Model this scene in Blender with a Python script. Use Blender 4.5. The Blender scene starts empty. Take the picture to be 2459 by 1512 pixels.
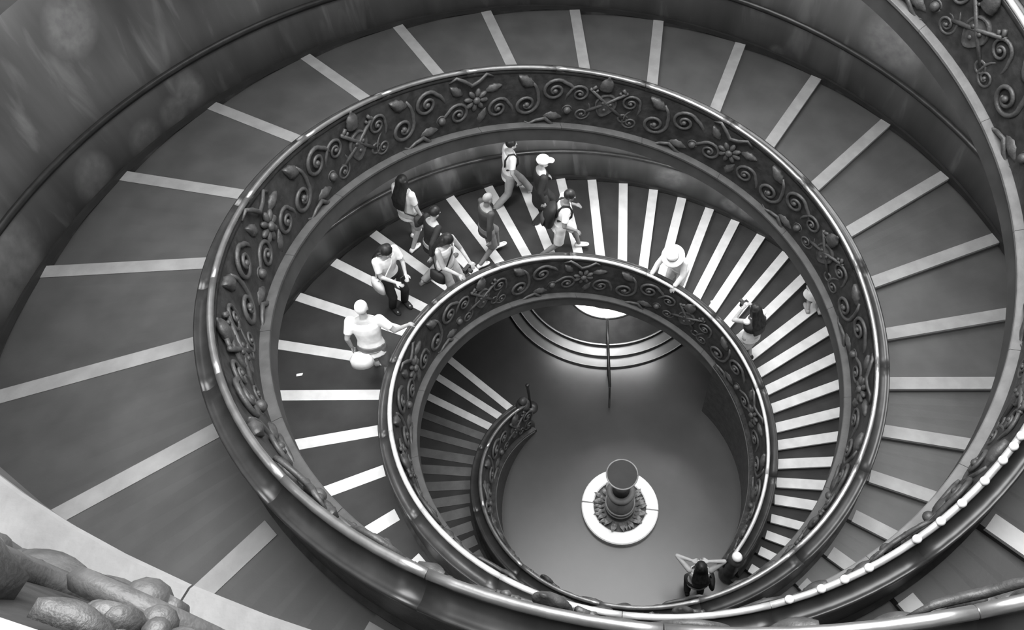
import bpy, bmesh, math, random
import numpy as np
from mathutils import Vector, Matrix, Quaternion

C = bpy.context.scene.collection
S = 0.8            # metres per survey unit
Z0 = 0.68          # survey height of the ground floor
rad, sin, cos, PI = math.radians, math.sin, math.cos, math.pi

# ------------------------------------------------------------------ camera
pitch, roll, yaw = 0.6098, -0.1599, 0.2839
RM = Matrix.Rotation(yaw, 3, 'Z') @ Matrix.Rotation(pitch, 3, 'X') @ Matrix.Rotation(roll, 3, 'Z')
cam = bpy.data.objects.new('camera', bpy.data.cameras.new('camera'))
C.objects.link(cam)
cam.matrix_world = Matrix.Translation(Vector((0, -6.406, 18.9181 - Z0)) * S) @ RM.to_4x4()
cam.data.sensor_fit = 'HORIZONTAL'
cam.data.sensor_width = 36
cam.data.lens = 36 * 1878.07 / 2459
cam.data.shift_x = 6.925 / 2459
cam.data.shift_y = -78.9 / 2459
cam.data.clip_start = 0.05
bpy.context.scene.camera = cam

# ------------------------------------------------------------------ world, lights, exposure
W = bpy.data.worlds.new('world'); bpy.context.scene.world = W
W.use_nodes = True
W.node_tree.nodes['Background'].inputs[0].default_value = (1, 1, 1, 1)
W.node_tree.nodes['Background'].inputs[1].default_value = 0.25
vs = bpy.context.scene.view_settings
vs.view_transform = 'Standard'; vs.look = 'None'; vs.gamma = 1.0; vs.use_curve_mapping = False
vs.exposure = 0.0
CEIL = (22.3 - Z0) * S

def area(name, loc, size, power, shape='DISK', size_y=None, rot=None, spread=PI):
    l = bpy.data.lights.new(name, 'AREA'); l.shape = shape; l.size = size
    if size_y: l.size_y = size_y
    l.energy = power; l.spread = spread
    o = bpy.data.objects.new(name, l); C.objects.link(o); o.location = loc
    if rot: o.rotation_euler = rot
    return o
# daylight that comes down through the round roof light
area('skylight_lamp', (0, 0, CEIL - 0.05), 9.4, 2500)

# ------------------------------------------------------------------ the double helix (surveyed curves)
KN = np.array([0, 100, 200, 300, 400, 500, 600, 720.])
KZ = np.array([0.0002, 2.6877, 5.0422, 7.385, 9.8176, 12.43, 15.0754, 17.7758])
def _spl():
    n = len(KN); h = np.diff(KN); A = np.eye(n); b = np.zeros(n)
    for i in range(1, n - 1):
        A[i, i-1] = h[i-1]; A[i, i] = 2 * (h[i-1] + h[i]); A[i, i+1] = h[i]
        b[i] = 6 * ((KZ[i+1] - KZ[i]) / h[i] - (KZ[i] - KZ[i-1]) / h[i-1])
    return np.linalg.solve(A, b)
KM = _spl()
def Zf(x):                                   # tread height above the floor, survey units
    if x > 720: return Zf(720) + (x - 720) * 0.0215
    i = int(min(max(np.searchsorted(KN, x) - 1, 0), len(KN) - 2)); h = KN[i+1] - KN[i]; t = x - KN[i]; u = KN[i+1] - x
    return float(KM[i]*u**3/(6*h) + KM[i+1]*t**3/(6*h) + (KZ[i]/h - KM[i]*h/6)*u + (KZ[i+1]/h - KM[i+1]*h/6)*t) - Z0
def Rf(x):
    t = min(x, 760) / 360; return 2.6277 + 1.7439*t + 0.2452*t*t - 0.0677*t**3
def Wf(x):
    t = min(x, 760) / 360; return Rf(x) + 3.3866 - 0.0699*t - 0.014*t*t
PSI = {1: -65.39, 2: 114.35}
def P(st, phi, u, v, wall=False):            # u outward from the rail (or from the wall), v above the tread
    a = rad(phi + PSI[st]); r = (Wf(phi) if wall else Rf(phi)) + u
    return Vector((r*cos(a), r*sin(a), Zf(phi) + v)) * S
def frame(st, phi, u, v, wall=False):        # x downhill, y up, z toward the well
    p = P(st, phi, u, v, wall)
    t = (P(st, phi + .5, u, v, wall) - P(st, phi - .5, u, v, wall)).normalized()
    a = rad(phi + PSI[st]); n = Vector((-cos(a), -sin(a), 0)); x = -t
    n = (n - x * n.dot(x)).normalized(); y = n.cross(x)
    return Matrix((x, y, n)).transposed().to_4x4(), p
PHI = [31.8,38.3,45.1,51,56.8,63,68.7,74.8,80.9,86.5,92.7,98.6,104.5,110.3,116.4,122.3,128.5,134.5,140.3,146.4,152.5,158.9,165.5,172,180.1,187.1,195.3,203.3,212.4,221.9,231.3,241.6,251.9,262.4,273.6,285.1,296.6,308.9,321.5,334.6,347.7,361.4,375.0,389.4,404.3,419.2,434.2,449.5,464.9,480.5]
END = {1: 694, 2: 690}
while PHI[-1] < 700: PHI.append(PHI[-1] + 15.7)

# ------------------------------------------------------------------ materials (all neutral greys)
def mat(name, val, rough=.6, metal=0., noise=0., scale=3., stretch=(1, 1, 1), bump=0., bscale=40., spec=.5, lo=.35, hi=.7, val2=None):
    m = bpy.data.materials.new(name); m.use_nodes = True
    nt = m.node_tree; b = nt.nodes['Principled BSDF']
    b.inputs['Roughness'].default_value = rough; b.inputs['Metallic'].default_value = metal
    b.inputs['Specular IOR Level'].default_value = spec
    b.inputs['Base Color'].default_value = (val, val, val, 1)
    tc = nt.nodes.new('ShaderNodeTexCoord')
    mp = nt.nodes.new('ShaderNodeMapping'); mp.inputs['Scale'].default_value = stretch
    nt.links.new(tc.outputs['Object'], mp.inputs['Vector'])
    if noise:
        n = nt.nodes.new('ShaderNodeTexNoise'); n.inputs['Scale'].default_value = scale; n.inputs['Detail'].default_value = 5
        nt.links.new(mp.outputs[0], n.inputs['Vector'])
        r = nt.nodes.new('ShaderNodeValToRGB'); a = val*(1-noise); c = val2 if val2 else val*(1+noise)
        r.color_ramp.elements[0].position = lo; r.color_ramp.elements[1].position = hi
        r.color_ramp.elements[0].color = (a, a, a, 1); r.color_ramp.elements[1].color = (c, c, c, 1)
        nt.links.new(n.outputs[0], r.inputs[0]); nt.links.new(r.outputs[0], b.inputs['Base Color'])
    if bump:
        n2 = nt.nodes.new('ShaderNodeTexNoise'); n2.inputs['Scale'].default_value = bscale; n2.inputs['Detail'].default_value = 3
        nt.links.new(tc.outputs['Object'], n2.inputs['Vector'])
        bp = nt.nodes.new('ShaderNodeBump'); bp.inputs['Strength'].default_value = bump; bp.inputs['Distance'].default_value = .02
        nt.links.new(n2.outputs[0], bp.inputs['Height']); nt.links.new(bp.outputs[0], b.inputs['Normal'])
    return m
M = {}
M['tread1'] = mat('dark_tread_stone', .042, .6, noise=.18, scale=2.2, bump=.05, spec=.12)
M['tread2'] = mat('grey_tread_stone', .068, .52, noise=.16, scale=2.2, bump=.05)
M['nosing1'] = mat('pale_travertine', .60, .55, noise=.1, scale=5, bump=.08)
M['nosing2'] = mat('grey_travertine', .27, .55, noise=.12, scale=5, bump=.08)  # greyer travertine for the upper nosings of the second stair
M['nosing_dull'] = mat('dark_travertine', .10, .55, noise=.2, scale=5, bump=.08)  # darker travertine for the lower nosings of the second stair
M['bronze'] = mat('dark_bronze', .04, .5, .1, noise=.35, scale=9, bump=.25, bscale=25)
M['relief'] = mat('bronze_relief', .085, .48, .15, noise=.3, scale=12, bump=.2, bscale=60)
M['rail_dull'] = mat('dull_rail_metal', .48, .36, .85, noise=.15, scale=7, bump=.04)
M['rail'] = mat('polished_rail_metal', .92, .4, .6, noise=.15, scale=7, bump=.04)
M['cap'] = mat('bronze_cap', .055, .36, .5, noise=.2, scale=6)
M['ledge_shaded'] = mat('shaded_ledge_stone', .085, .6, noise=.16, scale=6, bump=.15, bscale=30)  # ledge stone darkened to show daylight fading deeper in the well
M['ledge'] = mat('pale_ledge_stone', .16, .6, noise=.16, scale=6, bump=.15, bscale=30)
M['slab'] = mat('soffit_plaster', .55, .8, noise=.12, scale=1.5)
M['fascia'] = mat('dark_fascia', .06, .6, noise=.2, scale=3)
M['dark_strip'] = mat('near_black_strip', .02, .6, noise=.2, scale=4)
M['floor'] = mat('polished_floor', .034, .27, noise=.12, scale=1.2, bump=.03, bscale=90)
M['white'] = mat('white_marble', .95, .4, noise=.06, scale=4)
M['darkstone'] = mat('dark_stone', .05, .4, noise=.25, scale=8, bump=.1)
M['midstone'] = mat('grey_stone', .22, .5, noise=.2, scale=8)
M['leaf'] = mat('dusty_leaf', .26, .6, noise=.4, scale=14)
M['landing'] = mat('shaded_landing_stone', .014, .75, noise=.2, scale=5, spec=.1)  # landing colour blackened to keep it shaded under the lamps
M['iron'] = mat('black_iron', .02, .4, noise=.2, scale=9)
M['steps'] = mat('polished_grey_steps', .08, .3, noise=.12, scale=3)
M['ceil'] = mat('ceiling_plaster', .4, .8, noise=.05, scale=2)

def marble(name, base, pale, patches):
    m = mat(name, base, .38, noise=.3, scale=1.5, stretch=(1.6, 1.6, .28), lo=.3, hi=.75)
    nt = m.node_tree; b = nt.nodes['Principled BSDF']
    src = b.inputs['Base Color'].links[0].from_socket
    tc = nt.nodes.new('ShaderNodeTexCoord')
    mp = nt.nodes.new('ShaderNodeMapping'); mp.inputs['Scale'].default_value = (2.4, 2.4, .55)
    nt.links.new(tc.outputs['Object'], mp.inputs[0])
    n = nt.nodes.new('ShaderNodeTexNoise'); n.inputs['Scale'].default_value = 1.3; n.inputs['Detail'].default_value = 6; n.inputs['Distortion'].default_value = .6
    nt.links.new(mp.outputs[0], n.inputs['Vector'])
    r = nt.nodes.new('ShaderNodeValToRGB'); r.color_ramp.elements[0].position = .56; r.color_ramp.elements[1].position = .74
    r.color_ramp.elements[1].color = (.55, .55, .55, 1)
    nt.links.new(n.outputs[0], r.inputs[0])
    acc = r.outputs[0]
    n3 = nt.nodes.new('ShaderNodeTexNoise'); n3.inputs['Scale'].default_value = 9; n3.inputs['Detail'].default_value = 6
    nt.links.new(tc.outputs['Object'], n3.inputs['Vector'])
    for (x, y, z, rr) in patches:              # pale blotches that belong to single slabs
        d = nt.nodes.new('ShaderNodeVectorMath'); d.operation = 'DISTANCE'; d.inputs[1].default_value = (x, y, z)
        nt.links.new(tc.outputs['Object'], d.inputs[0])
        mr = nt.nodes.new('ShaderNodeMapRange'); mr.inputs[1].default_value = rr; mr.inputs[2].default_value = rr*.55
        nt.links.new(d.outputs['Value'], mr.inputs[0])
        mu = nt.nodes.new('ShaderNodeMath'); mu.operation = 'MULTIPLY'
        nt.links.new(mr.outputs[0], mu.inputs[0]); nt.links.new(n3.outputs[0], mu.inputs[1])
        ad = nt.nodes.new('ShaderNodeMath'); ad.operation = 'MAXIMUM'
        nt.links.new(acc, ad.inputs[0]); nt.links.new(mu.outputs[0], ad.inputs[1]); acc = ad.outputs[0]
    mx = nt.nodes.new('ShaderNodeMix'); mx.data_type = 'RGBA'
    nt.links.new(acc, mx.inputs[0]); nt.links.new(src, mx.inputs[6]); mx.inputs[7].default_value = (pale, pale, pale, 1)
    nt.links.new(mx.outputs[2], b.inputs['Base Color'])
    return m

# ------------------------------------------------------------------ helpers
def link(name, me, m=None, parent=None, smooth=False):
    o = bpy.data.objects.new(name, me); C.objects.link(o)
    if m and not me.materials: me.materials.append(m)
    if parent: o.parent = parent
    if smooth and len(me.polygons): me.polygons.foreach_set('use_smooth', [True]*len(me.polygons))
    return o
def fromdata(name, v, f, m=None, parent=None, smooth=False):
    me = bpy.data.meshes.new(name); me.from_pydata([tuple(q) for q in v], [], f); me.update()
    return link(name, me, m, parent, smooth)
def tag(o, label=None, cat=None, group=None, kind=None):
    if label: o['label'] = label
    if cat: o['category'] = cat
    if group: o['group'] = group
    if kind: o['kind'] = kind
    return o
def thing(name, label, cat, loc=(0, 0, 0), group=None):
    o = bpy.data.objects.new(name, None); C.objects.link(o); o.location = loc
    return tag(o, label, cat, group)
def sweep(rings, closed_ring=True, caps=True):
    """rings: list of equal-length point lists -> verts, faces"""
    n = len(rings[0]); v = [p for r in rings for p in r]; f = []
    for i in range(len(rings)-1):
        for j in range(n if closed_ring else n-1):
            k = (j+1) % n
            f.append((i*n+j, i*n+k, (i+1)*n+k, (i+1)*n+j))
    if caps and closed_ring:
        f.append(tuple(range(n))[::-1]); f.append(tuple((len(rings)-1)*n + j for j in range(n)))
    return v, f
def strip(st, a, b, prof, step=3., wall=False):
    n = max(2, int(math.ceil((b-a)/step)) + 1)
    return sweep([[P(st, a+(b-a)*i/(n-1), u, w, wall) for u, w in prof] for i in range(n)])
def circ(r, n, cu=0, cv=0, sq=1.): return [(cu + r*cos(2*PI*i/n), cv + r*sq*sin(2*PI*i/n)) for i in range(n)]
def tube(pts, r, n=6, closed=False):
    """tube along 3-d points; r a number or list -> verts, faces"""
    pts = [Vector(p) for p in pts]; rings = []
    for i, p in enumerate(pts):
        t = (pts[min(i+1, len(pts)-1)] - pts[max(i-1, 0)]).normalized()
        a = t.orthogonal().normalized() if i == 0 else (ax - t*ax.dot(t)).normalized()
        ax = a; b = t.cross(a); rr = r[i] if isinstance(r, (list, tuple)) else r
        rings.append([p + (a*cos(2*PI*j/n) + b*sin(2*PI*j/n))*rr for j in range(n)])
    return sweep(rings)
def merge(parts):
    v, f = [], []
    for a, b in parts:
        o = len(v); v += list(a); f += [tuple(i+o for i in q) for q in b]
    return v, f
def lathe(prof, n=32, c=(0, 0, 0)):
    rings = [[Vector((c[0]+r*cos(2*PI*j/n), c[1]+r*sin(2*PI*j/n), c[2]+z)) for j in range(n)] for r, z in prof]
    return sweep(rings)
def blob(c, r, n=8, m=6):
    rings = [[Vector((c[0]+r[0]*sin(PI*i/m)*cos(2*PI*j/n), c[1]+r[1]*sin(PI*i/m)*sin(2*PI*j/n), c[2]-r[2]*cos(PI*i/m))) for j in range(n)] for i in range(m+1)]
    for k in (0, m): rings[k] = [p + Vector((cos(2*PI*j/n)*1e-4, sin(2*PI*j/n)*1e-4, 0)) for j, p in enumerate(rings[k])]
    return sweep(rings)
def fix(me):
    bm = bmesh.new(); bm.from_mesh(me); bmesh.ops.recalc_face_normals(bm, faces=bm.faces[:]); bm.to_mesh(me); bm.free(); return me

# ------------------------------------------------------------------ shell
Rbig = 11.2*S
v, f = lathe([(Rbig, -.02), (Rbig+.3, -.02), (Rbig+.3, CEIL), (Rbig, CEIL), (Rbig, -.02)], 64)
tag(fromdata('wall_outer', v, f, M['slab'], smooth=True), kind='structure')
v, f = lathe([(.001, -.3), (Rbig+.3, -.3), (Rbig+.3, 0), (.001, 0)], 96)
tag(fromdata('floor', v, f, M['floor']), kind='structure')
v, f = lathe([(4.8, CEIL+.1), (Rbig+.3, CEIL+.1), (Rbig+.3, CEIL+.35), (4.8, CEIL+.35), (4.8, CEIL+.1)], 64)
tag(fromdata('ceiling', v, f, M['ceil']), kind='structure')

# ------------------------------------------------------------------ staircases
LAB = {1: ('broad spiral stair with dark treads and brilliant white stone nosings that carries all the walkers', 'empty spiral stair ramp of grey treads and dull nosings winding above the walkers')}
LAB = {1: LAB[1][0], 2: LAB[1][1]}
random.seed(3)
for st in (1, 2):
    root = thing('spiral_staircase', LAB[st], 'staircase')
    nm = M['nosing%d' % st]
    ks = [k for k in range(len(PHI)-1) if PHI[k] < END[st]]
    for k in ks:
        a, b = PHI[k], min(PHI[k+1], END[st] + 2)
        za, zb = Zf(a), Zf(b); riser = min(.15, (zb-za)*.85) if k else za
        n = max(2, int((b-a)/3)+1)
        rings = []
        for i in range(n+1):
            q = a + (b-a)*i/n; z = za + (zb-riser-za)*i/n if i else za
            zb_ = min(Zf(q) - .38, z-.05) if k else max(-.0, min(Zf(q)-.38, z-.05))
            zb_ = max(zb_, 0.0)
            r0, r1, aa = Rf(q)+.1, Wf(q)+.02, rad(q+PSI[st])
            rings.append([Vector((r*cos(aa), r*sin(aa), zz))*S for r, zz in ((r0, zb_), (r1, zb_), (r1, z), (r0, z))])
        v, f = sweep(rings)
        stp = fromdata('step', v, f, M['tread1' if a < (330 if st == 1 else 190) else 'tread2'], root)  # first stair's upper treads take lighter stone in place of stronger light
        # nosing: a straight bar of constant width along the front edge
        aa = rad(a+PSI[st]); er = Vector((cos(aa), sin(aa), 0)); et = Vector((-sin(aa), cos(aa), 0))
        sl = (zb-riser-za)/max(1e-3, rad(b-a))
        r0, r1 = Rf(a)+.37, Wf(a)-.05
        wd = .2 if k > 4 else .17
        pts = []
        for r in (r0, r1):
            for d, h in ((-.015, -.05), (wd, -.05), (wd, .012+sl*wd/r), (-.015, .012)):
                pts.append((er*r + et*d + Vector((0, 0, za+h)))*S)
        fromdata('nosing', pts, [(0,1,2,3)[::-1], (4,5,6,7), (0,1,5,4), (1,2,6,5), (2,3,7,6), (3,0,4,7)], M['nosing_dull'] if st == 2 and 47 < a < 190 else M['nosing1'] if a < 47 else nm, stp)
    # the slab that carries the steps, its inner fascia and its soffit
    a0 = 52
    prof = [(-.1, -.22), (-.1, -.54), (3.3, -.56), (3.3, -.3), (.1, -.3), (.1, -.22)]
    n = int((END[st]-a0)/3)
    rings = [[P(st, a0+(END[st]-a0)*i/n, u if u < 3 else Wf(a0+(END[st]-a0)*i/n)-Rf(a0+(END[st]-a0)*i/n)+.12, w) for u, w in prof] for i in range(n+1)]
    v, f = sweep(rings)
    fromdata('ramp_slab', v, f, M['slab'], root, True).data.polygons.foreach_set('use_smooth', [False]*len(f))
    v, f = strip(st, a0, END[st], [(-.185, -.2), (-.2, -.5), (-.11, -.54), (-.11, -.2)], 3.); fromdata('fascia', v, f, M['fascia'], root)
    # wall under the first rise of the ramp, closing it toward the hall
    n = 26
    rings = []
    for i in range(n+1):
        q = 33 + (118-33)*i/n; top = max(.03, Zf(q) - .1)
        aa = rad(q+PSI[st])
        rings.append([Vector((r*cos(aa), r*sin(aa), z))*S for r, z in ((Rf(q)-.2, 0), (Rf(q)+.1, 0), (Rf(q)+.1, top), (Rf(q)-.2, top))])
    v, f = sweep(rings)
    fromdata('spandrel', v, f, M['bronze'], root)

# ------------------------------------------------------------------ walls of the two ramps
def lookup(st, phi, u, v): 
    p = P(st, phi, u, v, True); return p
PATCH2 = [(*P(2, ph, 0, v, True), r) for ph, v, r in ((300.6, 1.55, .55), (436.6, .4, .6), (422.6, .3, .35), (406.6, .45, .3), (414.6, .2, .3), (409.6, .25, .28), (414.6, 2.4, .4), (316.6, .1, .15))]
PATCH1 = [(*P(1, ph, 0, v, True), r) for ph, v, r in ((133.4, .4, .22), (137.4, .35, .2), (128, .5, .25), (150, .5, .35))]
M['wall1'] = marble('veined_marble_lower', .16, .5, PATCH1)
M['wall2'] = marble('veined_marble_upper', .19, .5, PATCH2)
for st, nm in ((1, 'wall_lower'), (2, 'wall_upper')):
    a, b = 33, END[st]; n = int((b-a)/3); rings = []
    for i in range(n+1):
        q = a + (b-a)*i/n
        top = Zf(q+180) - .4 if q + 180 < END[3-st] else min(Zf(q) + 7, CEIL/S)
        aa = rad(q+PSI[st]); r = Wf(q); low = max(0, Zf(q)-.5)
        rings.append([Vector((rr*cos(aa), rr*sin(aa), z))*S for rr, z in ((r, low), (r+.3, low), (r+.3, top), (r, top))])
    v, f = sweep(rings)
    o = tag(fromdata(nm, v, f, M['wall%d' % st], smooth=True), kind='structure')
    v, f = strip(st, a, b, [(-.05, -.02), (.01, -.02), (.01, .075), (-.05, .075)], 3, True)  # near-black strip painted for the shaded gap where tread meets wall
    tag(fromdata('dark_strip_%d' % st, v, f, M['dark_strip']), kind='structure')
    # wall handrail
    root = thing('wall_handrail', {1: 'slim dark handrail along the marble wall behind the walkers', 2: 'dark handrail on the marble wall of the empty upper ramp'}[st], 'handrail')
    v, f = strip(st, 40, b-2, circ(.05, 10, -.085, 1.0), 3, True)
    fromdata('rail_bar', v, f, M['cap'], root, True)
    v, f = strip(st, 40, b-2, [(-.06, .90), (.005, .90), (.005, .97), (-.06, .97)], 3, True)
    fromdata('mounting_strip', v, f, M['dark_strip'], root)
    me = None
    for q in np.arange(44, b-4, 14):
        R4, p = frame(st, float(q), -.045, .95, True)
        if me is None:
            vv, ff = tube([(0, 0, -.03), (0, -.02, .0), (0, .0, .035), (0, .03, .04)], .012, 6); o = fromdata('bracket', vv, ff, M['iron'], root, True); me = o.data
        else: o = link('bracket', me, None, root)
        o.matrix_world = Matrix.Translation(p) @ R4

# ------------------------------------------------------------------ carved ornaments (unit shapes: x along, y up, z toward the well)
def spiral(s=1, turns=1.6, r0=.17, tail=.26):
    pts, rr = [], []
    for i in range(30):
        t = i/29; a = t*turns*2*PI; r = r0*(1-.82*t)
        pts.append((s*(r*cos(a)), r*sin(a)-.0, .02+.035*t)); rr.append(.026*(1-.35*t))
    pre = [(s*(r0+.02), -tail, .0), (s*(r0+.035), -tail*.6, .012), (s*(r0+.025), -tail*.25, .02)]
    v, f = tube(pre+pts, [.014, .022, .026]+rr, 6)
    return merge([(v, f), blob((0, 0, .05), (.035, .035, .035))])
def rosette():
    ps = [blob((0, 0, .05), (.05, .05, .045), 10, 6)]
    for k in range(8):
        a = k*PI/4; ps.append(([Matrix.Rotation(a, 3, 'Z') @ q for q in blob((.1, 0, .03), (.065, .034, .035))[0]], blob((.1, 0, .03), (.065, .034, .035))[1]))
    return merge(ps)
def leafshape():
    v, f = [], []; n = 9
    for i in range(n):
        t = i/(n-1); w = .075*math.sin(PI*min(1, t*.92+.06))*(1 + .25*(i % 2)); y = .34*t - .05; z = .02 + .06*sin(t*PI*.9)
        for j in (-1, -.5, 0, .5, 1): v.append(Vector((w*j + .05*t*t, y, z*(1-.55*abs(j)) )))
        for j in (-1, 1): v.append(Vector((w*j + .05*t*t, y, -.04)))
    f = []
    for i in range(n-1):
        a, b = i*7, (i+1)*7
        for j in range(4): f.append((a+j, a+j+1, b+j+1, b+j))
        f.append((a+5, a, b, b+5)); f.append((a+4, a+6, b+6, b+4)); f.append((a+6, a+5, b+5, b+6))
    f.append((0, 5, 6, 4, 3, 2, 1)); e = (n-1)*7; f.append((e, e+1, e+2, e+3, e+4, e+6, e+5))
    return v, f
def shield():
    out = []
    for i in range(20):
        t = 2*PI*i/20; x = .17*cos(t); y = .21*sin(t)*(1.0 if sin(t) > 0 else 1.15); x *= 1 if y > 0 else (1 - .35*abs(y)/.24)
        out.append((x, y))
    rings = [[Vector((x*k, y*k, z)) for x, y in out] for k, z in ((1, -.04), (1, .03), (.9, .055), (.84, .03), (.5, .06), (.02, .072))]
    ps = [sweep(rings)]
    for x, y in ((-.06, .05), (.06, .05), (0, -.07)): ps.append(blob((x, y, .065), (.03, .03, .025)))
    return merge(ps)
def crown():
    v, f = [], []
    rings = [[Vector((r*cos(2*PI*j/12), y, .035 + r*.55*sin(2*PI*j/12))) for j in range(12)] for r, y in ((.085, 0), (.105, .02), (.095, .05), (.105, .07), (.09, .11), (.095, .13), (.06, .18), (.02, .21), (.025, .225), (.005, .24))]
    return sweep(rings)
def keyshape(s=1):
    a, b = Vector((-.27*s, -.2, .02)), Vector((.24*s, .22, .03))
    ps = [tube([a, a*.5+b*.5+Vector((0, 0, .02)), b], .022, 6)]
    ps.append(tube([a+Vector((.06*cos(t), .06*sin(t), 0)) for t in np.linspace(0, 2*PI, 13)], .017, 6))
    d = (b-a).normalized(); nn = Vector((-d.y, d.x, 0))
    q = b - d*.03; ps.append(tube([q, q+nn*.08*s], .022, 6)); q = b - d*.09; ps.append(tube([q, q+nn*.06*s], .018, 6))
    return merge(ps)
def ribbon():
    pts = [(-.34, .05, .01), (-.25, .12, .03), (-.14, .06, .045), (-.02, -.03, .05), (.1, .02, .045), (.2, .1, .03), (.32, .03, .01)]
    return tube(pts, [.012, .022, .028, .03, .028, .022, .012], 6)
def boss(): return merge([blob((0, 0, .05), (.07, .07, .075), 10, 8), tube([(.085*cos(t), .085*sin(t), .015) for t in np.linspace(0, 2*PI, 17)], .018, 6)])
ORN = {}
for nme, d in (('scroll', spiral(1)), ('scroll_turned', spiral(-1)), ('rosette', rosette()), ('acanthus_leaf', leafshape()), ('shield', shield()), ('crown', crown()), ('crossed_key', keyshape(1)), ('crossed_key_turned', keyshape(-1)), ('ribbon', ribbon()), ('boss', boss())):
    me = bpy.data.meshes.new(nme); me.from_pydata([tuple(q) for q in d[0]], [], d[1]); fix(me); me.materials.append(M['relief'])
    me.polygons.foreach_set('use_smooth', [True]*len(me.polygons)); ORN[nme] = me
BAY = {  # (shape, along, up, size, turn)
 'arms': [('shield', 0, .0, .95, 0), ('crown', 0, .24, 1.0, 0), ('crossed_key', 0, .02, 1.15, 0), ('crossed_key_turned', 0, .02, 1.15, 0), ('scroll', .37, .12, .85, 0), ('scroll_turned', -.37, .12, .85, 0), ('scroll', .36, -.2, .7, 150), ('scroll_turned', -.36, -.2, .7, -150)],
 'flower': [('rosette', 0, .05, 1.15, 0), ('scroll', .3, -.12, 1.0, 20), ('scroll_turned', -.3, -.12, 1.0, -20), ('ribbon', 0, .3, 1.0, 0), ('acanthus_leaf', 0, -.3, .8, 0), ('acanthus_leaf', .2, .15, .75, -60), ('acanthus_leaf', -.2, .15, .75, 60)],
 'vine': [('scroll', .22, .14, 1.1, 40), ('scroll_turned', -.22, -.08, 1.15, -150), ('acanthus_leaf', .05, -.28, .9, -80), ('acanthus_leaf', -.1, .2, .9, 70), ('boss', .38, -.16, .8, 0), ('ribbon', 0, -.33, 1.0, 180)]}

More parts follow.
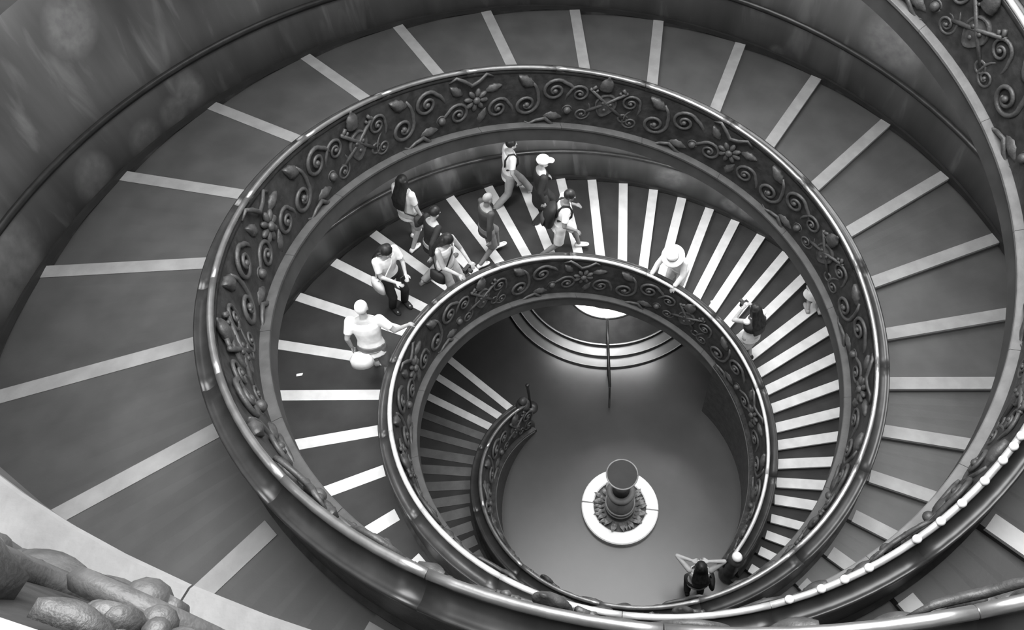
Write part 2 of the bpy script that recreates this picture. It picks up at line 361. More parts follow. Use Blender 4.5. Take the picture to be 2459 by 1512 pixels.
# ------------------------------------------------------------------ balustrades
LABB = {1: 'bronze balustrade with carved inner face and bright rail that borders the floor well', 2: 'carved bronze balustrade ringing the walkers from above with a dull rail'}
studs = [359.4, 363.6, 366.7, 370.0, 376.8, 380.4, 383.8, 387.7, 391.1, 393.3, 394.9]
random.seed(11)
HR = 1.095
for st in (1, 2):
    root = thing('balustrade', LABB[st], 'balustrade')
    a0 = 34.5
    # one length of rail, cap, panel and ledge after another, with fine joints
    L = [a0]
    while L[-1] < END[st]: L.append(L[-1] + rad(1)**-1 * 1.55/Rf(L[-1]))
    for a, b in zip(L[:-1], L[1:]):
        g = .22
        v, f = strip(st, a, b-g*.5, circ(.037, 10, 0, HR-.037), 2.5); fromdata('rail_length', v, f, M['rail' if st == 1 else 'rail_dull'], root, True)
        cap = [(.0, HR-.06), (.04, HR-.105), (.09, HR-.145), (.15, HR-.16), (.185, HR-.15), (.2, HR-.13), (.222, HR-.135), (.225, HR-.165), (.2, HR-.2), (.1, HR-.22), (-.03, HR-.14)]
        v, f = strip(st, a, b, cap, 2.5); fromdata('cap_length', v, f, M['cap'], root, True)
        panel = [(-.02, HR-.1), (-.03, HR-.2), (-.07, .6), (-.095, .15), (-.1, -.12), (.3, -.03), (.3, .06), (.25, .1), (.17, HR-.2)]
        v, f = strip(st, a, b, panel[::-1], 2.5); fromdata('panel', v, f, M['bronze'], root)
        led = [(-.215, -.195), (-.215, -.155), (-.205, -.145), (-.085, -.125), (-.085, -.195)]
        v, f = strip(st, a, b-g*.3, led[::-1], 2.5); fromdata('ledge_length', v, f, M['ledge' if st == 1 and a > 330 else 'ledge_shaded'], root)
    # carved bays of equal length
    q = 45.; i = 0; cnt = 0
    while q < END[st] - 8:
        kind = ('arms', 'vine', 'flower', 'vine')[i % 4]
        dphi = 1.18/Rf(q)/rad(1)
        for (nme, x, y, s, turn) in BAY[kind]:
            ph = q - x/S/(Rf(q))/rad(1); vv = .44 + y/S*1.16
            uu = -.05 - .028*(1-vv)
            R4, p = frame(st, ph, uu, vv)
            nm_ = nme.replace('_turned', '')
            o = link(nm_, ORN[nme], None, root); cnt += 1
            o.matrix_world = Matrix.Translation(p) @ R4 @ Matrix.Rotation(rad(turn + random.uniform(-6, 6)), 4, 'Z') @ Matrix.Diagonal((s, s, s*.85, 1))
        q += dphi; i += 1
    if st == 1:
        bv, bf = blob((0, 0, 0), (.03, .03, .026), 10, 6); bm_ = None; ph = 652.
        while ph < 692:                           # row of beads that shows along the nearest ledge
            R4, p = frame(1, ph, -.085, .02)
            if bm_ is None: o = fromdata('bead', bv, bf, M['relief'], root, True); bm_ = o.data
            else: o = link('bead', bm_, None, root)
            o.matrix_world = Matrix.Translation(p) @ R4; ph += .115/Rf(ph)/rad(1)
        rr_ = random.Random(4)
        for j in range(46):                       # small leaves and buds between the scrolls of the nearest bay
            ph = 655 + rr_.random()*36; vv = .1 + rr_.random()*.75
            R4, p = frame(1, ph, -.052 - .028*(1-vv), vv); nm_ = rr_.choice(['acanthus_leaf', 'acanthus_leaf', 'boss', 'rosette'])
            o = link(nm_, ORN[nm_], None, root); s = rr_.uniform(.22, .5)
            o.matrix_world = Matrix.Translation(p) @ R4 @ Matrix.Rotation(rr_.random()*6.28, 4, 'Z') @ Matrix.Diagonal((s, s, s, 1))
        for ph in studs:
            R4, p = frame(1, ph, 0, HR+.012)
            v, f = blob((0, 0, 0), (.042, .034, .036), 10, 8); o = fromdata('rail_stud', v, f, M['white'], root, True); o.matrix_world = Matrix.Translation(p) @ R4
    # newel at the foot of the stair
    p = P(st, 34.0, .08, 0); base = Vector((p.x, p.y, 0)); zt = P(st, 34.5, 0, HR).z
    v, f = lathe([(.001, 0), (.16, 0), (.16, .1), (.12, .14), (.10, .3), (.12, zt*.6), (.10, zt-.2), (.13, zt-.12), (.13, zt-.05), (.05, zt-.02), (.001, zt-.02)], 20, base)
    fromdata('newel_post', v, f, M['bronze'], root, True)
    v, f = blob((base.x, base.y, zt+.05), (.085, .085, .09), 16, 10)
    fromdata('newel_ball', v, f, M['white'] if st == 1 else M['bronze'], root, True)

# ------------------------------------------------------------------ the hall below
def arcblock(c, r0, r1, a0, a1, z0, z1, n=28, taper=0):
    rings = []
    for i in range(n+1):
        t = i/n; a = rad(a0+(a1-a0)*t)
        ra = r0 + taper*(abs(2*t-1)**6)
        rings.append([Vector((c[0]+r*cos(a), c[1]+r*sin(a), z))*S for r, z in ((ra, z0), (r1, z0), (r1, z1), (ra, z1))])
    return sweep(rings)
EC = (-.85, 6.35)
root = thing('curved_steps', 'three low curved steps of polished grey stone at the far doorway', 'steps')
for r, z in ((3.0, .07), (2.72, .15), (2.44, .23)):
    v, f = arcblock(EC, .02, r, -172, -8, 0, z, 40); fromdata('step', v, f, M['steps'], root)
    v, f = arcblock(EC, r-.012, r+.004, -172, -8, z-.02, z+.004, 40); fromdata('step_edge', v, f, M['midstone'], root)
v, f = arcblock(EC, .02, 2.40, -172, -8, .20, .236, 40); fromdata('landing', v, f, M['landing'], root)
v, f = arcblock((-.8, 5.85), .87, 1.14, -142, -50, .237, .30, 28, .16)
tag(fromdata('crescent_block', v, f, M['white']), 'added white crescent bench on the landing above the curved steps', 'block')  # made-up block standing for the bright crescent on the landing
root = thing('centre_handrail', 'thin black handrail running down the middle of the curved steps', 'handrail')
hp = [(-.655, 3.97), (-.56, 3.15), (-.45, 2.26)]
pts = [Vector((x, y, z))*S for (x, y), z in zip(hp, (1.36, 1.28, 1.12))]
v, f = tube(pts, .028, 8); fromdata('rail_bar', v, f, M['iron'], root, True)
for (x, y), z in zip(hp, (1.36, 1.28, 1.12)):
    v, f = tube([Vector((x, y, .0))*S, Vector((x, y, z))*S], .02, 8); fromdata('post', v, f, M['iron'], root, True)
v, f = blob(Vector((-.66, 4.03, 1.40))*S, (.05, .035, .03)); fromdata('rail_glint', v, f, M['white'], root, True)  # white blob standing for the highlight at the rail's top end
root = thing('rope_stanchion', 'lone dark stanchion on the hall floor near the dull foot newel', 'stanchion', Vector((-2.42, 2.02, 0))*S)
v, f = lathe([(.001, 0), (.15, 0), (.15, .02), (.03, .05), (.001, .05)], 20); fromdata('foot_plate', v, f, M['iron'], root, True)
v, f = lathe([(.028, .04), (.028, 1.0), (.001, 1.0)], 12); fromdata('pole', v, f, M['iron'], root, True)
v, f = blob((0, 0, 1.0), (.045, .045, .04)); fromdata('cap', v, f, M['iron'], root, True)
# door at the far side of the hall
o = thing('door_1', None, None); o['kind'] = 'structure'
for nme, x0, x1, z0, z1, m in (('door_frame', -1.15, -1.0, 0, 2.3, 'iron'), ('door_frame', 1.0, 1.15, 0, 2.3, 'iron'), ('door_frame', -1.15, 1.15, 2.3, 2.42, 'iron'), ('door_leaf', -1.0, -.01, 0.25, 2.3, 'darkstone'), ('door_leaf', .01, 1.0, .25, 2.3, 'darkstone')):
    y0 = 6.3*S
    v = [(EC[0]*S+x, y0+dy, z) for x in (x0, x1) for dy in (0, .08) for z in (z0, z1)]
    d = fromdata(nme, v, [(0,1,3,2), (4,6,7,5), (0,4,5,1), (2,3,7,6), (0,2,6,4), (1,5,7,3)], M[m], o)
fix_all = [ch for ch in o.children]
for ch in fix_all: fix(ch.data)

# round white planter ring with leaves, dark urn standing in it
PC = Vector((.0, -.30, 0))*S
root = thing('ring_planter', 'round white stone planter ring in the centre of the hall floor', 'planter', PC)
ri, ro = .60*S, .885*S
for k in range(2):
    a0, a1 = (1.2, 178.8) if k == 0 else (181.2, 358.8)
    rings = []
    for i in range(25):
        a = rad(a0+(a1-a0)*i/24)
        rings.append([Vector((r*cos(a), r*sin(a), z)) for r, z in ((ri, 0), (ro, 0), (ro, .13), (ro-.02, .15), (ri+.02, .15), (ri, .13))])
    v, f = sweep(rings); fromdata('coping_half', v, f, M['white'], root)
v, f = lathe([(.001, 0), (ri, 0), (ri, .06), (.001, .06)], 32); fromdata('bed', v, f, M['darkstone'], root)
random.seed(5); lm = None
for i in range(54):
    a = i*2*PI/54 + random.uniform(-.05, .05)
    if lm is None:
        pv, pf = [], []
        for j in range(5):
            t = j/4; w = .035*math.sin(PI*min(1, t*.9+.1)); r = .02 + .19*t; z = .03 + .12*sin(t*2.2)
            pv += [(r, -w, z), (r, 0, z+.012), (r, w, z), (r, 0, z-.012)]
        for j in range(4):
            for k in range(4): pf.append((j*4+k, j*4+(k+1) % 4, (j+1)*4+(k+1) % 4, (j+1)*4+k))
        pf += [(0, 1, 2, 3)[::-1], (16, 17, 18, 19)]
        o = fromdata('leaf', pv, pf, M['leaf'], root); lm = fix(o.data)
    else: o = link('leaf', lm, None, root)
    s = random.uniform(.75, 1.1); rr = .27 if i % 2 else .30
    o.matrix_local = Matrix.Translation((rr*cos(a), rr*sin(a), .04)) @ Matrix.Rotation(a + random.uniform(-.5, .5), 4, 'Z') @ Matrix.Diagonal((s, s, s, 1))
root = thing('tall_urn', 'tall dark urn with a flat disc lid standing inside the white planter ring', 'urn', PC + Vector((0, 0, .06)))
v, f = lathe([(.001, 0), (.27, 0), (.27, .08), (.23, .12), (.255, .2), (.25, .45), (.22, .7), (.2, .85), (.001, .85)], 32); fromdata('urn_body', v, f, M['darkstone'], root, True)
v, f = lathe([(.15, .84), (.24, .84), (.25, .88), (.24, .92), (.15, .93), (.15, .84)], 32); fromdata('collar', v, f, M['ledge'], root, True)
for z in (.16, .3): 
    v, f = lathe([(.24, z), (.272, z), (.278, z+.015), (.272, z+.03), (.24, z+.03), (.24, z)], 32); fromdata('band', v, f, M['midstone'], root, True)
v, f = lathe([(.001, .9), (.15, .9), (.13, 1.1), (.14, 1.45), (.2, 1.62), (.001, 1.62)], 28); fromdata('neck', v, f, M['iron'], root, True)
v, f = lathe([(.001, 1.62), (.245, 1.62), (.262, 1.65), (.262, 1.69), (.001, 1.69)], 40); fromdata('lid', v, f, M['tread1'], root)
v, f = tube([Vector((.262*cos(t), .262*sin(t), 1.69)) for t in np.linspace(0, 2*PI, 41)], .014, 8); fromdata('lid_rim', v, f, M['midstone'], root, True)

# ------------------------------------------------------------------ lamps fixed under the soffit above the walkers, over the doorway, and added fill
for ph, pw in ((50, 13), (80, 15), (108, 32), (136, 66), (166, 78), (196, 58), (226, 48), (254, 34), (282, 48), (308, 44)):
    area('soffit_area_light', P(2, ph + 180.2, .45, -.62), .6, pw)
for ph, pw in ((205, 50), (240, 62), (275, 62), (310, 62), (345, 36), (380, 26), (415, 28), (450, 24), (480, 22)):
    area('soffit_area_light', P(1, ph + 180.2, 1.2, -.62), 2.0, pw)  # added fill lights that brighten the upper ramp's walls and nosings
a = rad(98); area('door_lamp', Vector((-.75, 5.05, 2.5))*S, 2.3, 82, 'RECTANGLE', .45)
area('crescent_fill', Vector((-.85, 5.55, 2.2))*S, .25, 26, spread=rad(75), rot=(rad(-24), 0, 0))  # added spot, only there to whiten the crescent

# ------------------------------------------------------------------ scraps of paper on the treads
def ground(phi):
    k = max(i for i in range(len(PHI)) if PHI[i] <= phi + 1e-6); a, b = PHI[k], PHI[k+1]; za, zb = Zf(a), Zf(b)
    return za + (zb - min(.15, (zb-za)*.85) - za)*(phi-a)/(b-a)
for ph, rr, ang, lab in ((247.9, 2.27, 20, 'small white paper scrap lying alone on the tread by the wall'), (251.9, .434, 30, 'small white paper scrap lying against the balustrade foot'), (130.9, .98, 25, 'white paper scrap lying between the camera woman and the hat wearer')):
    aa = rad(ph+PSI[1]); r = Rf(ph)+rr; c = Vector((r*cos(aa), r*sin(aa), ground(ph)+.012))*S
    v = [c + Matrix.Rotation(rad(ang), 3, 'Z') @ Vector(q) for q in ((-.05, -.015, 0), (.04, -.02, 0), (.055, .015, .004), (-.04, .02, .01), (-.05, -.015, .004), (.04, -.02, .004), (.055, .015, .008), (-.04, .02, .014))]
    o = fromdata('paper_scrap', v, [(3,2,1,0), (4,5,6,7), (0,1,5,4), (1,2,6,5), (2,3,7,6), (3,0,4,7)], M['white']); tag(o, lab, 'paper', 'paper scraps on the stair')

# ------------------------------------------------------------------ people
def gm(name, v, r=.75, n=.12, sc=9, st=(1, 1, 1)): 
    m = mat(name, v, r, noise=n, scale=sc, stretch=st, bump=.15, bscale=18, spec=.25); return m
G = dict(skin=gm('skin', .38, .55), skin_dark=gm('dark_skin', .2, .55), hair=gm('dark_hair', .018, .45, .4, 30, (1, 1, .2)), grey_hair=gm('white_hair', .72, .6, .1, 30), white=gm('white_cotton', .86), offwhite=gm('cream_cotton', .68), dark=gm('black_cloth', .022), charcoal=gm('charcoal_cloth', .045), grey=gm('grey_cloth', .16), khaki=gm('khaki_cloth', .32), light=gm('light_denim', .42), bag=gm('black_nylon', .018, .6), eye=mat('eye_white', .7, .2, noise=.02), iris=mat('dark_iris', .02, .2, noise=.02), lip=gm('lip', .2), straw=gm('pale_straw', .85, .7, .08, 60))  # includes a darker skin tone for some of the walkers

def cap_(a, b, ra, rb, n=12):
    a, b = Vector(a), Vector(b); d = (b-a); L = max(d.length, 1e-5); d = d/L; x = d.orthogonal().normalized(); y = d.cross(x); rings = []
    def ring(c, r): return [c + (x*cos(2*PI*j/n) + y*sin(2*PI*j/n))*r for j in range(n)]
    for t in (-1.5, -1.0, -.5): rings.append(ring(a + d*ra*sin(t), max(ra*cos(t), 1e-4)))
    rings.append(ring(a, ra)); rings.append(ring(b, rb))
    for t in (.5, 1.0, 1.5): rings.append(ring(b + d*rb*sin(t), max(rb*cos(t), 1e-4)))
    return sweep(rings)
def frus(a, b, ra, rb, n=14):
    a, b = Vector(a), Vector(b); d = (b-a).normalized(); x = d.orthogonal().normalized(); y = d.cross(x)
    return sweep([[c + (x*cos(2*PI*j/n) + y*sin(2*PI*j/n))*r for j in range(n)] for c, r in ((a, ra), (b, rb))])
def loft(secs, n=18):
    """secs: (centre, half-width vector, half-depth vector)"""
    return sweep([[Vector(c) + Vector(ax)*cos(2*PI*j/n) + Vector(ay)*sin(2*PI*j/n) for j in range(n)] for c, ax, ay in secs])
def ell(c, rx, ry, rz, rot=None, n=14, m=10):
    v, f = blob((0, 0, 0), (rx, ry, rz), n, m); R = rot or Matrix.Identity(3); return [Vector(c) + R @ q for q in v], f
def fuse(name, parts, vox, m, parent, smooth=3):
    v, f = merge(parts); me = bpy.data.meshes.new(name); me.from_pydata([tuple(q) for q in v], [], f); fix(me)
    o = bpy.data.objects.new(name, me); C.objects.link(o)
    r = o.modifiers.new('r', 'REMESH'); r.mode = 'VOXEL'; r.voxel_size = vox
    s = o.modifiers.new('s', 'SMOOTH'); s.iterations = smooth; s.factor = .5
    dg = bpy.context.evaluated_depsgraph_get()
    new = bpy.data.meshes.new_from_object(o.evaluated_get(dg)); new.name = name
    o.modifiers.clear(); o.data = new; bpy.data.meshes.remove(me)
    new.materials.clear(); new.materials.append(m); new.polygons.foreach_set('use_smooth', [True]*len(new.polygons)); o.parent = parent
    return o
def ik(a, b, la, lb, hint):
    """middle joint between a and b with bone lengths la, lb, bending toward hint; returns (mid, end)"""
    a, b = Vector(a), Vector(b); d = b-a; L = d.length
    if L > .995*(la+lb): b = a + d*(.995*(la+lb)/L); d = b-a; L = d.length
    d.normalize(); c = (L*L + la*la - lb*lb)/(2*L); h = math.sqrt(max(la*la - c*c, 0)); hn = Vector(hint) - d*Vector(hint).dot(d); hn.normalize()
    return a + d*c + hn*h, b

def person(label, ph, rr, face, H=1.74, lean=(0, 0), feet=None, hands=None, elbows=None, bend=0., head=(0, 0, 0), hairstyle='short', hair='hair', top=('white', 'short'), bottom=('khaki', 'long'), shoes='white', skin='skin', build=1., floor=None, extra=None, twist=0, name='person'):
    k = H/1.74
    if floor is None:
        aa = rad(ph+PSI[1]); r = Rf(ph)+rr; loc = Vector((r*cos(aa), r*sin(aa), ground(ph)+.006))*S
    else: loc = Vector(floor)*S
    root = thing(name, label, 'person', loc, None)
    yawm = Matrix.Rotation(rad(face-90), 3, 'Z')
    lv = Vector((lean[0], lean[1], 1)).normalized(); lm_ = Vector((0, 0, 1)).rotation_difference(lv).to_matrix()
    root.rotation_euler = (lm_ @ yawm).to_euler()
    fl, fr = feet or ((-.11, .02, .085), (.11, -.02, .085))
    fl, fr = Vector(fl), Vector(fr)
    pz = .90 - .06*min(1, (fl-fr).length/.8)**2
    pel = Vector((0, -.02 - .12*sin(bend), pz)); 
    B = Matrix.Rotation(-bend, 3, 'X'); T = Matrix.Rotation(rad(twist), 3, 'Z')
    def sp(x, y, z): return pel + B @ (T @ Vector((x, y, z)))
    hipL, hipR = pel + Vector((-.095, 0, -.02)), pel + Vector((.095, 0, -.02))
    kneeL, fl = ik(hipL, fl, .42, .42, (-.1, 1, 0)); kneeR, fr = ik(hipR, fr, .42, .42, (.1, 1, 0))
    sw = .175*build
    shL, shR = sp(-sw, 0, .50), sp(sw, 0, .50)
    hl, hr = hands or ((-.27, .05, .80), (.27, .05, .80))
    el_, er_ = elbows or ((-.4, -1, -.2), (.4, -1, -.2))
    elbL, hl = ik(shL, hl, .285, .255, el_); elbR, hr = ik(shR, hr, .285, .255, er_)
    neck = sp(0, -.01, .545)
    HM = B @ T @ Matrix.Rotation(rad(head[2]), 3, 'Z') @ Matrix.Rotation(rad(head[0]), 3, 'X') @ Matrix.Rotation(rad(head[1]), 3, 'Y')
    hc = neck + B @ Vector((0, .015, .05)) + HM @ Vector((0, .02, .105))
    def hp(x, y, z): return hc + HM @ Vector((x, y, z))
    bx, by = B @ T @ Vector((1, 0, 0)), B @ T @ Vector((0, 1, 0))
    b = build
    def torso(g, z0=-.06, z1=.53):
        secs = []
        for z, w, d in ((-.09, .15, .11), (-.03, .165, .115), (.06, .155, .105), (.14, .14, .098), (.24, .148, .105), (.34, .165, .115), (.43, .172, .11), (.50, .15, .085), (.54, .075, .06)):
            if z0 <= z <= z1: secs.append((sp(0, 0, z), bx*(w*b+g), by*(d*b+g)))
        return loft(secs)
    parts = [torso(0, -.1, .6), cap_(sp(0, 0, -.05), sp(0, 0, .0), .12, .13)]
    parts += [cap_(sp(0, 0, .5), hc - HM @ Vector((0, .01, .04)), .056, .052)]
    # head with nose, chin and ears
    parts += [ell(hp(0, -.012, .02), .076, .094, .098, HM), ell(hp(0, .022, -.052), .056, .066, .062, HM), ell(hp(0, .082, -.085), .022, .018, .017, HM)]
    parts += [cap_(hp(0, .084, .012), hp(0, .103, -.03), .009, .014), ell(hp(-.079, -.005, -.012), .011, .02, .031, HM), ell(hp(.079, -.005, -.012), .011, .02, .031, HM)]
    for hp_, kn, ft in ((hipL, kneeL, fl), (hipR, kneeR, fr)):
        parts += [cap_(hp_, kn, .088*b, .056), cap_(kn, ft, .055, .037), cap_(kn + (ft-kn)*.15 + Vector((0, -.018, 0)), kn + (ft-kn)*.5 + Vector((0, -.012, 0)), .047, .042)]
        parts += [cap_(ft + Vector((0, -.04, -.045)), ft + Vector((0, .13, -.055)), .036, .028)]
    for sgn, sh, eb, hd in ((-1, shL, elbL, hl), (1, shR, elbR, hr)):
        parts += [cap_(sh, eb, .05*b, .038), cap_(eb, hd, .037, .026)]
        d = (hd-eb).normalized(); side = d.cross(Vector((0, 0, 1)) if abs(d.z) < .9 else Vector((sgn, 0, 0))).normalized()
        inn = side.cross(d).normalized()
        palm = hd + d*.075
        parts.append(loft([(hd, side*.026, inn*.017), (hd + d*.04, side*.038, inn*.016), (palm, side*.04, inn*.014)], 10))
        for q, ln in ((-.03, .062), (-.01, .075), (.011, .07), (.03, .054)):
            k0 = palm + side*q - d*.012; k1 = k0 + d*ln*.55 - inn*.008; k2 = k1 + d*ln*.45 - inn*.022
            parts += [cap_(k0, k1, .0095, .009, 7), cap_(k1, k2, .009, .0075, 7)]
        t0 = hd + d*.03 + side*sgn*.03; t1 = t0 + d*.03 + side*sgn*.028 - inn*.01; t2 = t1 + d*.032 - inn*.008
        parts += [cap_(t0, t1, .0125, .0105, 7), cap_(t1, t2, .0105, .0085, 7)]
    body = fuse('body', parts, .0085, G[skin], root)
    for sx in (-.031, .031):
        e = fromdata('eye', *ell(hp(sx, .072, .012), .013, .011, .010, HM, 8, 6), G['eye'], root, True)
        fromdata('iris', *ell(hp(sx, .081, .012), .006, .004, .006, HM, 8, 6), G['iris'], e, True)
    fromdata('mouth', *ell(hp(0, .083, -.06), .022, .008, .007, HM, 8, 6), G['lip'], root, True)
    # clothes
    tk, sleeve = top
    g = .014
    tp = [torso(g, -.1 if sleeve != 'tank' else -.1, .505)]
    hem = sp(0, 0, -.12)
    tp.append(loft([(sp(0, 0, -.13), bx*(.168*b+g), by*(.12*b+g)), (sp(0, 0, .05), bx*(.16*b+g), by*(.108*b+g))]))
    if sleeve == 'long': tp += [cap_(s_, e_, .062*b, .051) for s_, e_ in ((shL, elbL), (shR, elbR))] + [frus(e_, e_ + (h_-e_)*.93, .051, .041) for e_, h_ in ((elbL, hl), (elbR, hr))] + [ell(e_, .05, .05, .05) for e_ in (elbL, elbR)]
    elif sleeve == 'short': tp += [frus(s_, s_ + (e_-s_)*.72, .066*b, .06) for s_, e_ in ((shL, elbL), (shR, elbR))] + [ell(s_, .066*b, .066*b, .06) for s_ in (shL, shR)]
    if sleeve == 'dress':
        kn_ = (kneeL+kneeR)/2 + Vector((0, 0, -.08))
        wdt = max(.2, (kneeL-kneeR).length*.5 + .1)
        tp.append(loft([(kn_, Vector((wdt+.03, 0, 0)), Vector((0, .19, 0))), ((kn_+pel)/2, Vector((wdt, 0, 0)), Vector((0, .165, 0))), (sp(0, 0, .02), bx*.165, by*.12)]))
        tp += [ell(s_, .062*b, .062*b, .055) for s_ in (shL, shR)]
    if sleeve == 'coat':
        tp += [cap_(s_, e_, .066*b, .056) for s_, e_ in ((shL, elbL), (shR, elbR))] + [frus(e_, e_ + (h_-e_)*.95, .056, .046) for e_, h_ in ((elbL, hl), (elbR, hr))]
        mid = (hipL+hipR)/2 + Vector((0, 0, -.28)); tp.append(loft([(mid, Vector((.215*b, 0, 0)), Vector((0, .165, 0))), (sp(0, 0, -.1), bx*.195*b, by*.145), (sp(0, 0, .1), bx*.175*b, by*.125)]))
    fuse({'dress': 'dress', 'coat': 'coat'}.get(sleeve, 'shirt'), tp, .013, G[tk], root)
    if bottom:
        bk, ln = bottom; pp = [loft([(pel + Vector((0, 0, .07)), bx*(.155*b+.012), by*(.108*b+.012)), (pel + Vector((0, 0, -.03)), Vector((.168*b+.014, 0, 0)), Vector((0, .118*b+.016, 0))), (pel + Vector((0, 0, -.13)), Vector((.165*b, 0, 0)), Vector((0, .105*b, 0)))])]
        for hp_, kn, ft in ((hipL, kneeL, fl), (hipR, kneeR, fr)):
            pp.append(cap_(hp_, hp_ + (kn-hp_)*.6, .102*b, .088))
            if ln == 'long': pp += [cap_(hp_ + (kn-hp_)*.4, kn, .09, .073), frus(kn, kn + (ft-kn)*.95, .073, .064), ell(kn, .072, .072, .072)]
            else: pp += [frus(hp_ + (kn-hp_)*.3, hp_ + (kn-hp_)*.95, .1, .092)]
        fuse({'long': 'trousers'}.get(ln, 'shorts'), pp, .013, G[bk], root)
    for kn, ft in ((kneeL, fl), (kneeR, fr)):
        sv = [loft([(ft + Vector((0, -.075, -.06)), Vector((.03, 0, 0)), Vector((0, 0, .022))), (ft + Vector((0, -.06, -.042)), Vector((.04, 0, 0)), Vector((0, 0, .042))), (ft + Vector((0, .0, -.035)), Vector((.043, 0, 0)), Vector((0, 0, .05))), (ft + Vector((0, .08, -.05)), Vector((.049, 0, 0)), Vector((0, 0, .034))), (ft + Vector((0, .15, -.06)), Vector((.043, 0, 0)), Vector((0, 0, .024))), (ft + Vector((0, .185, -.066)), Vector((.02, 0, 0)), Vector((0, 0, .014)))], 14)]
        fromdata('shoe', *sv[0], G[shoes], root, True)
    # hair
    hpz = [ell(hp(0, -.024, .034), .09, .1, .098, HM)]
    if hairstyle == 'long':
        bk_ = B @ Vector((0, -1, 0))
        hpz += [loft([(hp(0, -.05, .05), HM @ Vector((.1, 0, 0)), HM @ Vector((0, .07, 0))), (hp(0, -.075, -.08), HM @ Vector((.115, 0, 0)), HM @ Vector((0, .06, 0))), (sp(0, -.145, .38), bx*.15, by*.055), (sp(0, -.16, .2), bx*.12, by*.035)], 14), cap_(hp(-.07, 0, .03), hp(-.085, -.02, -.12), .03, .022), cap_(hp(.07, 0, .03), hp(.085, -.02, -.12), .03, .022)]
    if hairstyle == 'bun': hpz.append(ell(hp(0, -.12, .05), .045, .045, .045, HM))
    if hairstyle != 'bald': fuse('hair', hpz, .011, G[hair], root)
    J = dict(sp=sp, hp=hp, hl=hl, hr=hr, elbL=elbL, elbR=elbR, shL=shL, shR=shR, bx=bx, by=by, HM=HM, pel=pel, root=root, B=B)
    root.scale = (k, k, k)
    if extra: extra(J)
    return root

def add(J, name, d, m, smooth=True): return fromdata(name, d[0], d[1], G[m] if m in G else M[m], J['root'], smooth)
def strap(J, x, m='bag', r=.016):
    sp = J['sp']; pts = [sp(x*s, yy, z) for s, yy, z in ((1.15, -.13, .28), (1, -.12, .42), (.95, -.05, .535), (.95, .05, .53), (1.05, .125, .42), (1.2, .13, .3), (1.4, .06, .22), (1.3, -.1, .2))]
    add(J, 'strap', tube(pts, r, 6), m)
def backpack(J):
    sp, bx, by = J['sp'], J['bx'], J['by']
    add(J, 'backpack', loft([(sp(0, -.2, -.02), bx*.12, by*.07), (sp(0, -.215, .02), bx*.155, by*.1), (sp(0, -.22, .22), bx*.16, by*.105), (sp(0, -.2, .4), bx*.14, by*.085), (sp(0, -.17, .47), bx*.09, by*.04)]), 'bag')
    add(J, 'backpack_pocket', loft([(sp(0, -.31, .02), bx*.1, by*.03), (sp(0, -.325, .1), bx*.115, by*.035), (sp(0, -.315, .2), bx*.1, by*.025)]), 'charcoal')
    strap(J, -.1, 'bag', .02); strap(J, .1, 'bag', .02)
def cap_hat(J, m='white'):
    hp, HM = J['hp'], J['HM']
    fuse('cap', [ell(hp(0, -.018, .06), .108, .122, .088, HM), loft([(hp(0, .07, .045), HM @ Vector((.08, 0, 0)), HM @ Vector((0, .04, .0)) + Vector((0, 0, .012))), (hp(0, .165, .03), HM @ Vector((.06, 0, 0)), HM @ Vector((0, .03, 0)) + Vector((0, 0, .01)))], 14), ell(hp(0, .12, .035), .078, .075, .012, HM)], .01, G[m], J['root'])
def sun_hat(J):
    hp, HM = J['hp'], J['HM']
    prof = [(.205, .03), (.2, .045), (.15, .05), (.105, .055), (.1, .12), (.085, .155), (.04, .168), (.002, .17), (.002, .155), (.04, .15), (.075, .14), (.09, .11), (.098, .045), (.15, .038), (.205, .03)]
    v, f = lathe(prof, 28); add(J, 'sun_hat', ([hp(*q) for q in v], f), 'straw')
    v, f = lathe([(.1, .055), (.108, .056), (.106, .085), (.098, .085), (.1, .055)], 28); add(J, 'hat_band', ([hp(*q) for q in v], f), 'grey')
def shoulder_bag(J, side=1, m='bag', size=1.):
    sp, bx, by = J['sp'], J['bx'], J['by']; s = side
    add(J, 'bag', loft([(sp(s*.24, .03, -.2), bx*.04, by*.12*size), (sp(s*.245, .03, -.17), bx*.06, by*.15*size), (sp(s*.24, .03, -.0), bx*.055, by*.14*size), (sp(s*.23, .03, .03), bx*.02, by*.1*size)]), m)
    add(J, 'bag_strap', tube([sp(s*.235, .02, .0), sp(s*.16, .15, .2), sp(-s*.0, .14, .42), sp(-s*.12, .03, .53), sp(-s*.08, -.12, .4), sp(s*.12, -.15, .15), sp(s*.235, .0, .0)], .012, 6), m)
def held_camera(J):
    c = (J['hl'] + J['hr'])/2 + Vector((0, .06, .02))
    v = [c + Vector((x, y, z)) for x in (-.07, .07) for y in (-.03, .03) for z in (-.045, .045)]
    o = add(J, 'camera_body', (v, [(0,1,3,2), (4,6,7,5), (0,4,5,1), (2,3,7,6), (0,2,6,4), (1,5,7,3)]), 'bag', False); fix(o.data)
    add(J, 'camera_lens', frus(c + Vector((0, .03, 0)), c + Vector((0, .1, 0)), .036, .033), 'charcoal')
def phone(J):
    c = (J['hl'] + J['hr'])/2 + Vector((0, .07, .03)); v = [c + Vector((x, y, z)) for x in (-.04, .04) for y in (-.006, .006) for z in (-.075, .075)]
    o = add(J, 'phone', (v, [(0,1,3,2), (4,6,7,5), (0,4,5,1), (2,3,7,6), (0,2,6,4), (1,5,7,3)]), 'bag', False); fix(o.data)

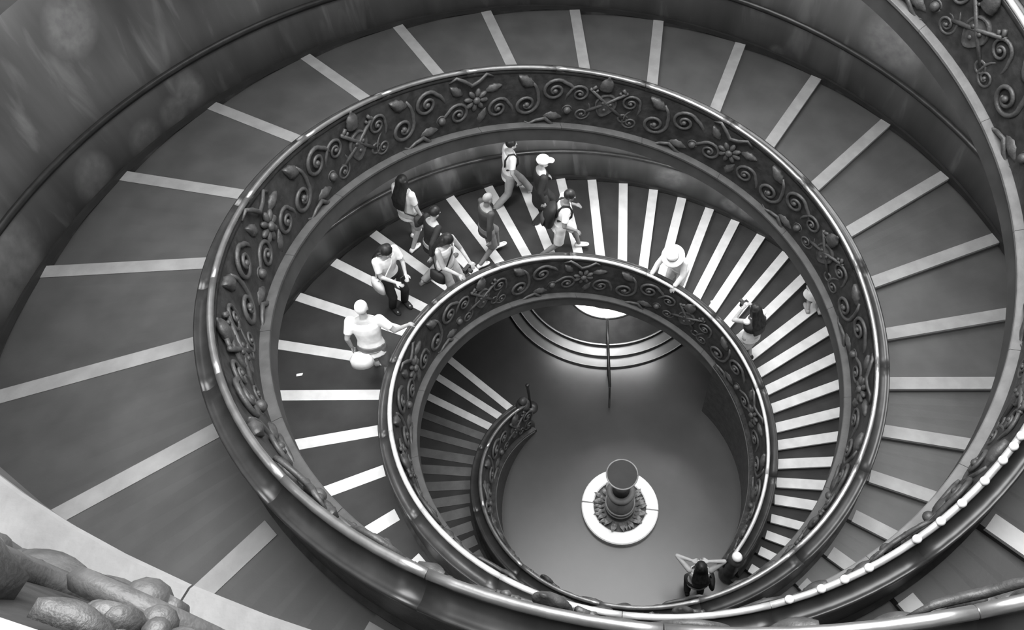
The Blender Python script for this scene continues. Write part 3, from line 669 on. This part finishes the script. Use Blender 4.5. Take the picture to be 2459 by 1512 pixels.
# white-haired man going up on the well side, one hand on the rail
def polo_extra(J):
    sp, bx, by = J['sp'], J['bx'], J['by']
    add(J, 'waist_bag', loft([(sp(-.13, -.15, -.24), bx*.12, by*.06), (sp(-.14, -.17, -.2), bx*.16, by*.1), (sp(-.14, -.17, -.08), bx*.16, by*.1), (sp(-.13, -.14, -.02), bx*.11, by*.06)]), 'offwhite')
    add(J, 'belt', tube([sp(.17*cos(t), .14*sin(t), -.02) for t in np.linspace(0, 2*PI, 21)], .014, 6), 'grey')
person('white-haired man seen from behind in white shirt and grey shorts gripping the rail', 245.6, .66, 100, 1.79, (.02, .0), ((-.11, .16, .085), (.13, -.42, .16)), ((-.28, -.05, .86), (.52, .16, 1.0)), ((-.5, -1, 0), (.4, -.6, -.6)), .2, (-6, 0, 0), 'short', 'grey_hair', ('white', 'short'), ('grey', 'short'), 'light', build=1.12, extra=polo_extra)
person('long-haired woman in a white top and long dark trousers reading a phone', 225.4, 1.3, -38, 1.74, (.03, .03), None, ((-.09, .34, 1.12), (.1, .33, 1.08)), ((-.5, -.3, -1), (.5, -.3, -1)), .12, (-28, 0, 0), 'long', 'hair', ('white', 'short'), ('dark', 'long'), 'dark', extra=lambda J: (shoulder_bag(J, 1, 'offwhite', 1.1), phone(J)))
person('person seen from behind with long dark hair, pale sleeve and pale shorts by the wall', 208.8, 2.5, 62, 1.76, (.05, .02), ((-.11, .12, .085), (.11, -.16, .1)), None, None, .04, (-4, 0, 15), 'long', 'hair', ('offwhite', 'short'), ('light', 'short'), 'white', extra=lambda J: shoulder_bag(J, 1, 'charcoal', .8))
person('person in a black top and pale trousers striding with one leg stretched back', 210.6, 1.45, 48, 1.70, (.03, .02), ((-.1, .30, .085), (.1, -.42, .2)), ((-.34, .2, .95), (.3, -.25, .95)), None, .2, (-15, 0, 0), 'short', 'hair', ('dark', 'long'), ('khaki', 'long'), 'grey')
person('woman in a white blouse and long dark hair with a black bag behind the rail', 214.4, .66, -25, 1.74, (.02, .02), None, ((-.14, .36, 1.02), (.16, .36, 1.02)), ((-.6, -.3, -1), (.6, -.3, -1)), .15, (-25, 0, 0), 'long', 'hair', ('white', 'tank'), ('light', 'long'), 'grey', extra=lambda J: (shoulder_bag(J, 1, 'bag', 1.0), held_camera(J)))
person('close-cropped man in dark clothes and patterned shorts with bright white trainers', 197.4, 1.2, 40, 1.70, (.04, .02), ((-.12, .22, .085), (.12, -.28, .12)), ((-.3, .16, .86), (.3, -.14, .86)), None, .08, (-8, 0, 0), 'bald', 'hair', ('charcoal', 'long'), ('grey', 'short'), 'white', 'skin_dark')
person('person in pale shirt and khaki trousers in a long stride beside the wall', 184.4, 2.72, 28, 1.72, (.02, .02), ((-.1, .42, .085), (.1, -.40, .1)), ((-.3, .1, .84), (.3, .05, .84)), None, .1, (-5, 0, 0), 'short', 'hair', ('offwhite', 'short'), ('khaki', 'long'), 'khaki', extra=lambda J: strap(J, .1, 'bag', .016))
person('person in a black coat and a white peaked cap walking down near the wall', 179.4, 2.05, 22, 1.78, (.02, .0), ((-.1, .2, .085), (.1, -.2, .1)), ((-.27, .18, .92), (.3, -.05, .88)), None, .06, (-8, 0, 0), 'bald', 'hair', ('dark', 'coat'), ('charcoal', 'long'), 'dark', extra=lambda J: cap_hat(J))
person('young walker in a white T-shirt and pale shorts carrying a black backpack', 177.4, 1.05, 14, 1.78, (.02, .0), ((-.1, .30, .085), (.1, -.40, .13)), ((-.25, .26, .98), (.27, .2, .92)), None, .2, (-12, 0, 0), 'short', 'hair', ('white', 'short'), ('offwhite', 'short'), 'white', 'skin_dark', extra=backpack)
person('figure all in white under a broad white sun hat leaning on the bronze rail', 142.4, .56, 240, 1.70, (-.02, -.04), None, ((-.16, .38, .93), (.30, .40, .93)), ((-.6, -.2, -.6), (.8, -.2, -.4)), .32, (-12, 0, 0), 'short', 'grey_hair', ('white', 'long'), ('offwhite', 'long'), 'white', extra=sun_hat)
person('dark-haired woman in a white dress holding a camera to her face', 112.4, .5, 128, 1.68, (-.02, .03), None, ((-.08, .24, 1.42), (.09, .24, 1.42)), ((-.8, .2, -1), (.8, .2, -1)), .05, (-6, 0, 0), 'long', 'hair', ('offwhite', 'dress'), None, 'dark', extra=lambda J: (held_camera(J), add(J, 'shawl', loft([(J['sp'](0, -.02, .26), J['bx']*.2, J['by']*.16), (J['sp'](0, -.02, .42), J['bx']*.215, J['by']*.15), (J['sp'](0, -.02, .53), J['bx']*.12, J['by']*.1)]), 'charcoal')))
person('pale-clothed figure by the wall mostly hidden under the upper balustrade', 110.6, 2.62, 100, 1.66, (0, 0), None, None, None, .05, (-5, 0, 0), 'short', 'grey_hair', ('offwhite', 'dress'), None, 'khaki')
person('dark-haired person with both arms raised standing on the hall floor by the foot newel', 0, 0, 96, 1.70, (-.02, .03), None, ((-.13, .12, 1.5), (.13, .08, 1.60)), ((-1, .1, -.5), (1, .2, .2)), .05, (10, 0, 0), 'long', 'hair', ('offwhite', 'tank'), ('charcoal', 'long'), 'dark', floor=(1.72, -1.98, 0.005), extra=lambda J: shoulder_bag(J, 1, 'bag', 1.0))
